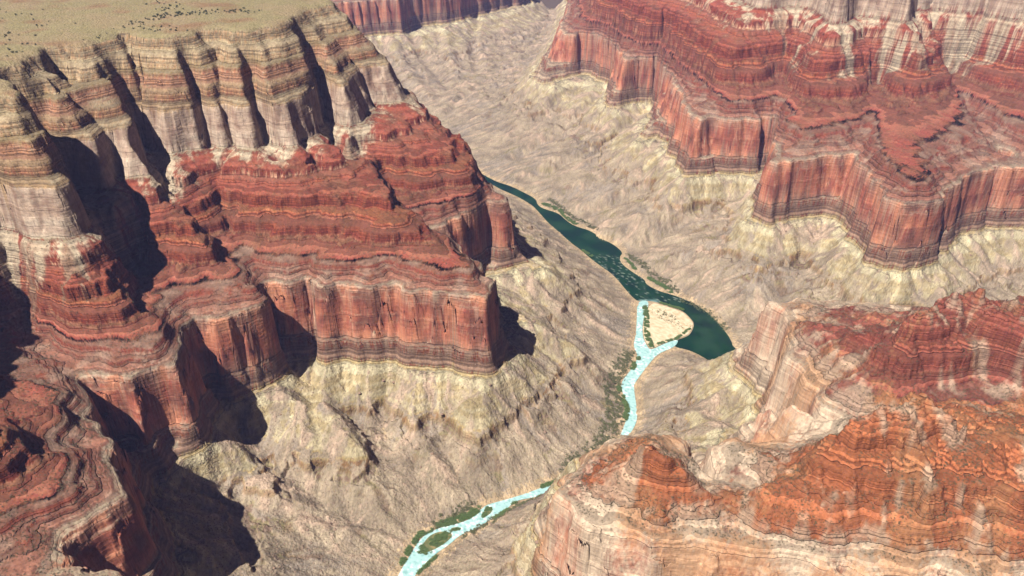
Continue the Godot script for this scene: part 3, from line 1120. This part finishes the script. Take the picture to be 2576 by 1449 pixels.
func rivers() -> void:
	var green := rgb8(28, 70, 50)
	var deep := rgb8(15, 48, 38)
	var milk := rgb8(178, 221, 226, 0.43)
	var foam := rgb8(244, 250, 246, 0.58)
	var mouth := Vector2(560, 2790)
	var water := StandardMaterial3D.new()
	water.vertex_color_use_as_albedo = true
	water.roughness = 0.22
	water.metallic_specular = 0.4
	var o := MeshInstance3D.new()
	o.mesh = sheet(poly(RIVER_GREEN, 2), 0.6, func(v: Vector2) -> Color:
		var c := green.lerp(deep, clampf(0.5 + 1.2 * n_patch.get_noise_2d(v.x, v.y), 0.0, 1.0))
		var q := v.distance_to(mouth) + 26.0 * n_mid.get_noise_2d(v.x * 2.0, v.y * 2.0)
		c = c.lerp(milk, clampf(1.0 - q / 70.0, 0.0, 0.8))
		var f := n_fine.get_noise_2d(v.x * 0.8 + v.y * 0.8, (v.y - v.x) * 2.0)
		if v.y > 2830 and v.y < 3250:
			c = c.lerp(foam, clampf((f - 0.35) * 0.8, 0.0, 0.16))
		return c, 8.0)
	o.material_override = water
	add(o, "river")
	tag(o, "dark green river winding between the canyon walls", "", "", "structure")
	o = MeshInstance3D.new()
	o.mesh = sheet(poly(RIVER_MILKY, 2), 0.9, func(v: Vector2) -> Color:
		var c := milk
		var f := n_grain.get_noise_2d(v.x * 1.3, v.y * 1.3) + 0.7 * n_fine.get_noise_2d(v.x * 2.0, v.y * 2.0)
		var rough := clampf(0.6 + 2.0 * n_mid.get_noise_2d(v.x, v.y) + (0.5 if v.y < 1650 else 0.0), 0.0, 1.0)
		c = c.lerp(foam, clampf(f * 1.3 * rough - 0.16, 0.0, 0.7))
		c = c.lerp(rgb8(96, 160, 164), clampf(-f * 1.3 - 0.3, 0.0, 0.5))
		return c, 3.6)
	o.material_override = water
	add(o, "river")
	tag(o, "milky turquoise river with white riffles, joining the green one", "", "", "structure")
	var ground := StandardMaterial3D.new()
	ground.vertex_color_use_as_albedo = true
	ground.roughness = 0.95
	o = MeshInstance3D.new()
	o.mesh = sheet(poly(SANDBAR, 2), 1.6, func(v: Vector2) -> Color:
		var c := rgb8(236, 220, 192)
		var g := n_grain.get_noise_2d(v.x, v.y)
		return c.lerp(rgb8(190, 170, 130), clampf(0.3 + g, 0.0, 1.0)), 8.0)
	o.material_override = ground
	add(o, "sandbar")
	tag(o, "pale sandbar island between the two river mouths", "", "", "structure")
	for i in ISLETS.size():
		o = MeshInstance3D.new()
		o.mesh = sheet(poly(ISLETS[i], 2), 1.5, func(v: Vector2) -> Color:
			return rgb8(96, 106, 62).lerp(rgb8(170, 150, 108), clampf(0.2 + n_grain.get_noise_2d(v.x, v.y), 0.0, 1.0)), 6.0)
		o.material_override = ground
		add(o, "river_island")
		tag(o, ["small green islet where the milky river narrows", "long green island splitting the milky river", "tiny green islet beside the long river island"][i], "", "", "structure")


# ---------------------------------------------------------------- plants and boulders
func lump(rough: float, sd: int, squash: float, rings: int, sides: int) -> ArrayMesh:
	var n := FastNoiseLite.new()
	noise(n, 1.1, 2, sd)
	var st := SurfaceTool.new()
	st.begin(Mesh.PRIMITIVE_TRIANGLES)
	st.set_smooth_group(-1)
	var at := func(i: int, j: int) -> Vector3:
		var a := PI * i / rings
		var b := TAU * (j % sides) / sides
		var v := Vector3(sin(a) * cos(b), cos(a), sin(a) * sin(b))
		var r := 1.0 + rough * n.get_noise_3dv(v * 1.4) + 0.5 * rough * n.get_noise_3dv(v * 4.0)
		return Vector3(v.x * r, v.y * r * squash, v.z * r)
	for i in rings:
		for j in sides:
			var a: Vector3 = at.call(i, j)
			var b: Vector3 = at.call(i, j + 1)
			var c: Vector3 = at.call(i + 1, j)
			var d: Vector3 = at.call(i + 1, j + 1)
			if i > 0:
				for v: Vector3 in [a, b, c]:
					st.add_vertex(v)
			if i < rings - 1:
				for v: Vector3 in [b, d, c]:
					st.add_vertex(v)
	st.generate_normals()
	return st.commit()


func crown(sd: int, leaves: int) -> ArrayMesh:
	# sprays of foliage through an uneven crown, one metre in radius
	var st := SurfaceTool.new()
	st.begin(Mesh.PRIMITIVE_TRIANGLES)
	st.set_smooth_group(-1)
	var r := RandomNumberGenerator.new()
	r.seed = sd
	var clumps := []
	for i in 7:
		clumps.append([Vector3(r.randf_range(-0.55, 0.55), r.randf_range(0.25, 0.85), r.randf_range(-0.55, 0.55)), r.randf_range(0.3, 0.5)])
	for i in leaves:
		var k: Array = clumps[i % 7]
		var out := Vector3(r.randfn(), r.randfn(), r.randfn()).normalized()
		var p: Vector3 = k[0] + out * k[1] * r.randf_range(0.6, 1.0)
		var side := out.cross(Vector3(r.randfn(), r.randfn(), r.randfn())).normalized() * 0.22
		var up := (out + side).normalized() * 0.26
		for v: Vector3 in [p - side, p + up, p + side]:
			st.add_vertex(v)
	st.generate_normals()
	return st.commit()


func trunk() -> ArrayMesh:
	var st := SurfaceTool.new()
	st.begin(Mesh.PRIMITIVE_TRIANGLES)
	for limb in [[Vector3(0, -0.3, 0), Vector3(0.05, 0.6, 0.02), 0.1, 0.06], [Vector3(0.03, 0.25, 0), Vector3(0.4, 0.6, 0.15), 0.06, 0.03], [Vector3(0.02, 0.3, 0), Vector3(-0.35, 0.65, -0.2), 0.06, 0.03]]:
		var a: Vector3 = limb[0]
		var b: Vector3 = limb[1]
		for j in 6:
			var u := Vector3(cos(TAU * j / 6), 0, sin(TAU * j / 6))
			var v := Vector3(cos(TAU * (j + 1) / 6), 0, sin(TAU * (j + 1) / 6))
			for q: Vector3 in [a + u * limb[2], b + u * limb[3], b + v * limb[3], a + u * limb[2], b + v * limb[3], a + v * limb[2]]:
				st.add_vertex(q)
	st.generate_normals()
	return st.commit()


func leaf_material(c: Color) -> StandardMaterial3D:
	var m := StandardMaterial3D.new()
	m.albedo_color = c.linear_to_srgb()
	m.roughness = 0.9
	m.cull_mode = BaseMaterial3D.CULL_DISABLED
	return m


func plant(called: String, label: String, group: String, category: String, p: Vector3, size: float, crown_mesh: Mesh, trunk_mesh: Mesh, leaf: Material, bark: Material) -> void:
	var o := Node3D.new()
	add(o, called)
	o.position = p
	o.rotation.y = rng.randf() * TAU
	o.scale = Vector3(size, size * rng.randf_range(0.8, 1.1), size)
	tag(o, label, category, group)
	var k := MeshInstance3D.new()
	k.mesh = crown_mesh
	k.material_override = leaf
	add(k, "crown", o)
	k = MeshInstance3D.new()
	k.mesh = trunk_mesh
	k.material_override = bark
	add(k, "trunk", o)


func scatter(called: String, label: String, mesh: Mesh, mat: Material, places: Array) -> void:
	var mm := MultiMesh.new()
	mm.transform_format = MultiMesh.TRANSFORM_3D
	mm.mesh = mesh
	mm.instance_count = places.size()
	for i in places.size():
		mm.set_instance_transform(i, places[i])
	var o := MultiMeshInstance3D.new()
	o.multimesh = mm
	o.material_override = mat
	add(o, called)
	tag(o, label, "", "", "stuff")


func ground_at(x: float, d: float) -> float:
	return maxf(height(x, d), 0.0)


func set_down(p: Vector3, size: float) -> Transform3D:
	return Transform3D(Basis(Vector3.UP, rng.randf() * TAU).scaled(Vector3(size * rng.randf_range(0.8, 1.3), size * rng.randf_range(0.7, 1.1), size)), p)


func growth() -> void:
	rng.seed = 99
	var crowns := [crown(1, 110), crown(2, 110), crown(3, 110)]
	var thin := [crown(4, 46), crown(5, 46)]
	var stem := trunk()
	var bark := leaf_material(rgb8(120, 96, 76))
	var juniper := leaf_material(Color(0.035, 0.045, 0.02))
	var tamarisk := leaf_material(Color(0.055, 0.095, 0.025))
	var olive := leaf_material(Color(0.075, 0.08, 0.035))
	var brush := leaf_material(Color(0.06, 0.055, 0.03))
	# junipers on the plateau
	var count := 0
	for c in JUNIPERS:
		for i in int(c[5]):
			var t := rng.randf()
			var x: float = lerpf(c[0], c[2], t) + rng.randfn() * c[4]
			var d: float = lerpf(c[1], c[3], t) + rng.randfn() * c[4]
			var y := ground_at(x, d)
			if y < 1060.0:
				continue
			plant("juniper_tree", c[6], "junipers: " + c[6], "tree", Vector3(x, y - 0.3, -d), rng.randf_range(3.0, 5.5), crowns[i % 3], stem, juniper, bark)
			count += 1
	# thickets along the banks, and the single bushes beside them
	var lush := []
	var dull := []
	var singles := 0
	for c in THICKETS:
		var pts := []
		for i in range(3, c.size(), 2):
			pts.append(Vector2(c[i], c[i + 1]))
		for s in pts.size() - 1:
			var a: Vector2 = pts[s]
			var b: Vector2 = pts[s + 1]
			for i in int(a.distance_to(b) * c[1] * c[2] * 4.0):
				var q: Vector2 = a.lerp(b, rng.randf()) + Vector2(rng.randf_range(-1, 1), rng.randf_range(-1, 1)) * float(c[1])
				if n_mid.get_noise_2d(q.x * 3.0, q.y * 3.0) < -0.18:
					continue
				var p := Vector3(q.x, ground_at(q.x, q.y) + 0.8, -q.y)
				if c[0] == 1 and singles < 110 and rng.randf() < 0.022:
					plant("riverside_bush", "rounded olive bush on the bank of the dark green river" if q.y > 2560.0 else "rounded olive bush on the gravel terrace beside the milky turquoise river", "bushes by the green river" if q.y > 2560.0 else "bushes by the milky river", "bush", p, rng.randf_range(4.0, 6.0), crowns[i % 3], stem, olive, bark)
					singles += 1
				elif c[0] == 0:
					lush.append(set_down(p, rng.randf_range(2.6, 5.0)))
				else:
					dull.append(set_down(p, rng.randf_range(1.8, 4.0)))
	scatter("riverside_thicket", "bright green thicket along the water's edge", thin[0], tamarisk, lush)
	scatter("riverside_scrub", "olive scrub on the river terraces", thin[1], olive, dull)
	# scrub and stones on the slopes
	var scrub := []
	var stones := []
	var big := 0
	var block := lump(0.45, 3, 0.75, 5, 7)
	var small := lump(0.4, 4, 0.8, 3, 5)
	var dark := leaf_material(rgb8(150, 124, 108))
	for i in 170000:
		var d := 900.0 * pow(6.5, rng.randf())
		var x := rng.randf_range(-0.6, 0.6) * (d + 650.0)
		var k := rng.randf()
		var pp := bil(H, x, d, NX, ND, CELL)
		if pp < 3.0:
			continue
		var n := n_patch.get_noise_2d(x, d)
		if pp > 576.0:
			if k < 0.03:
				scrub.append(set_down(Vector3(x, ground_at(x, d), -d), rng.randf_range(0.8, 1.6)))
		elif pp > 264.0 and pp < 480.0:
			if k < 0.55 + n:
				scrub.append(set_down(Vector3(x, ground_at(x, d), -d), rng.randf_range(1.1, 2.4)))
		elif pp < 215.0:
			if k < 0.3 + 0.5 * n:
				scrub.append(set_down(Vector3(x, ground_at(x, d), -d), rng.randf_range(0.9, 1.8)))
			elif k > 0.6:
				var y := ground_at(x, d)
				if big < 90 and k > 0.975 and pp > 40.0 and d < 3200.0:
					var o := MeshInstance3D.new()
					o.mesh = block
					o.material_override = dark
					add(o, "boulder")
					o.transform = set_down(Vector3(x, y + 0.6, -d), rng.randf_range(3.5, 6.0))
					tag(o, "dark fallen boulder on the talus of the ridge beside the milky river" if x > 400.0 and d < 2400.0 else "dark fallen boulder on the talus below the plateau's red cliff" if LAND[int((d - D0) / CC) * CNX + int((x - X0) / CC)] == 0 else "dark fallen boulder on the pale talus across the green river", "boulder", "boulders on the ridge talus" if x > 400.0 and d < 2400.0 else "boulders below the plateau wall" if LAND[int((d - D0) / CC) * CNX + int((x - X0) / CC)] == 0 else "boulders across the green river")
					big += 1
				else:
					stones.append(set_down(Vector3(x, y, -d), rng.randf_range(0.9, 2.2)))
	scatter("scrub", "low desert scrub dotted over the slopes and plateau", thin[0], brush, scrub)
	scatter("rubble", "loose stones strewn over the talus slopes", small, dark, stones)
	print("plants ", count, " ", singles, " ", lush.size(), " ", dull.size(), " ", scrub.size(), " ", stones.size(), " ", big)


func _ready() -> void:
	var clock := Time.get_ticks_msec()
	var cam := Camera3D.new()
	cam.position = Vector3(0, 1700, 0)
	cam.rotation_degrees = Vector3(-30, 0, 0)
	cam.fov = 39.42
	cam.near = 1.0
	cam.far = 20000.0
	add(cam, "camera")
	var env := Environment.new()
	env.background_mode = Environment.BG_SKY
	var sky := ProceduralSkyMaterial.new()
	sky.sky_top_color = Color(0.22, 0.40, 0.78)
	sky.sky_horizon_color = Color(0.58, 0.70, 0.86)
	sky.ground_bottom_color = Color(0.3, 0.25, 0.2)
	sky.ground_horizon_color = Color(0.45, 0.42, 0.40)
	sky.sky_energy_multiplier = 0.08
	env.sky = Sky.new()
	env.sky.sky_material = sky
	env.tonemap_mode = Environment.TONE_MAPPER_LINEAR
	env.tonemap_exposure = 2.85
	env.fog_enabled = true
	env.fog_density = 0.000017
	env.fog_light_color = Color(0.62, 0.66, 0.95)
	env.sdfgi_enabled = true
	env.ssao_enabled = true
	env.ssil_enabled = true
	var we := WorldEnvironment.new()
	we.environment = env
	add(we, "environment")
	var sun := DirectionalLight3D.new()
	sun.light_energy = 1.6
	sun.light_color = Color(1.0, 0.96, 0.90)
	sun.light_angular_distance = 0.5
	sun.shadow_enabled = true
	var towards := Vector3(0.68, -1.52, -0.73)
	sun.look_at_from_position(Vector3.ZERO, towards, Vector3.UP)
	add(sun, "sun")

	noise(n_big, 0.0022, 2, 1)
	noise(n_mid, 0.011, 3, 2)
	n_mid.fractal_gain = 0.38
	noise(n_joint, 0.028, 2, 3)
	noise(n_fine, 0.035, 2, 4)
	noise(n_grain, 0.05, 2, 5)
	noise(n_patch, 0.008, 3, 6)
	noise(n_block, 0.035, 1, 7, FastNoiseLite.TYPE_CELLULAR)
	n_block.cellular_return_type = FastNoiseLite.RETURN_CELL_VALUE
	layers()
	SD.resize(LEVELS.size())
	spread(func(k: int) -> void:
		var ps := []
		for flat in CONTOURS[LEVELS[k]]:
			ps.append(poly(flat, 1))
		SD[k] = signed_distance(ps), LEVELS.size())
	SDR = signed_distance([poly(RIVER_GREEN), poly(RIVER_MILKY)])
	var barmask := fill_mask([poly(SANDBAR)], CNX, CND, CC)
	for i in barmask.size():
		if barmask[i]:
			SDR[i] = 0.5
	# which wall a place belongs to
	var west := [-330, 1200, -278, 1441, -80, 1560, 155, 1766, 380, 2000, 404, 2195, 560, 2600, 560, 2830, 330, 3300, -90, 4095, -350, 4400, -640, 4820, -2200, 5500]
	var fg := [-330, 1200, -278, 1441, -80, 1560, 155, 1766, 380, 2000, 404, 2195, 600, 2520, 810, 2450, 1000, 2390, 1800, 2330, 6000, 2280, 6000, 0, -330, 0]
	var far := [-2200, 5500, -640, 4820, -420, 5260, -120, 6100, 120, 6700, 440, 8600, -6000, 8600, -6000, 5600]
	var mesa := [-700, 0, -560, 1250, -780, 1400, -850, 1490, -960, 1590, -1150, 1690, -2600, 1690, -2600, 0]
	LAND = fill_mask([poly(far, 0)], CNX, CND, CC)
	for i in LAND.size():
		LAND[i] = 2 if LAND[i] else 1
	var flat := west.duplicate()
	flat.append_array([-6000, 5600, -6000, 0, -330, 0])
	for job in [[flat, 0], [fg, 3], [mesa, 4]]:
		var mk := fill_mask([poly(job[0], 0)], CNX, CND, CC)
		for i in mk.size():
			if mk[i]:
				LAND[i] = job[1]
	print("distances ", Time.get_ticks_msec() - clock)
	rows_tmp.resize(ND)
	spread(base_row, ND)
	for r in ND:
		H.append_array(rows_tmp[r])
	CUT.resize(NX * ND)
	for what in CUTS:
		cut(what)
	rng.seed = 5
	RAW.resize(NX * ND)
	TRAIL.resize(NX * ND)
	for i in H.size():
		var s := rng.randf_range(-1.0, 1.0)
		RAW[i] = s
		if H[i] > 0.0:
			var x := X0 + (i % NX) * CELL
			var d := D0 + (i / NX) * CELL
			TRAIL[i] = n_joint.get_noise_2d(x * 0.8 + 8000.0, d * 0.8)
			var low := clampf(H[i] / 25.0, 0.0, 1.0) * (0.15 if H[i] > 482.0 else 0.3 if H[i] > 218.0 and H[i] < 264.0 else 0.5 if H[i] > 218.0 else 1.0)
			var lift := H[i] - CUT[i]
			if CUT[i] < 0.0 and H[i] < 218.0:
				lift = minf(lift, maxf(H[i], 212.0))
			H[i] = maxf(0.4, lift + low * (0.4 * s + 1.6 * n_mid.get_noise_2d(x * 1.6, d * 1.6)))
	print("ground ", Time.get_ticks_msec() - clock)
	SLOPE = H.duplicate()
	erode(5)
	for k in 2:
		spread(creep, ND)
		var smooth := PackedFloat32Array()
		for r in ND:
			smooth.append_array(rows_tmp[r])
		H = smooth
	spread(comb, ND)
	TRAIL = PackedFloat32Array()
	for r in ND:
		STREAK.append_array(rows_tmp[r][0])
		TRAIL.append_array(rows_tmp[r][1])
	print("gullies ", Time.get_ticks_msec() - clock)
	cols_d.resize(COLS)
	cols_h.resize(COLS)
	cols_c.resize(COLS)
	cols_n.resize(COLS)
	cols_k.resize(COLS)
	spread(column_density, COLS)
	spread(column_heights, COLS)
	print("heights ", Time.get_ticks_msec() - clock)
	spread(column_looks, COLS)
	print("looks ", Time.get_ticks_msec() - clock)
	terrain_mesh()
	print("mesh ", Time.get_ticks_msec() - clock)
	rivers()
	print("rivers ", Time.get_ticks_msec() - clock)
	growth()
	print("growth ", Time.get_ticks_msec() - clock)
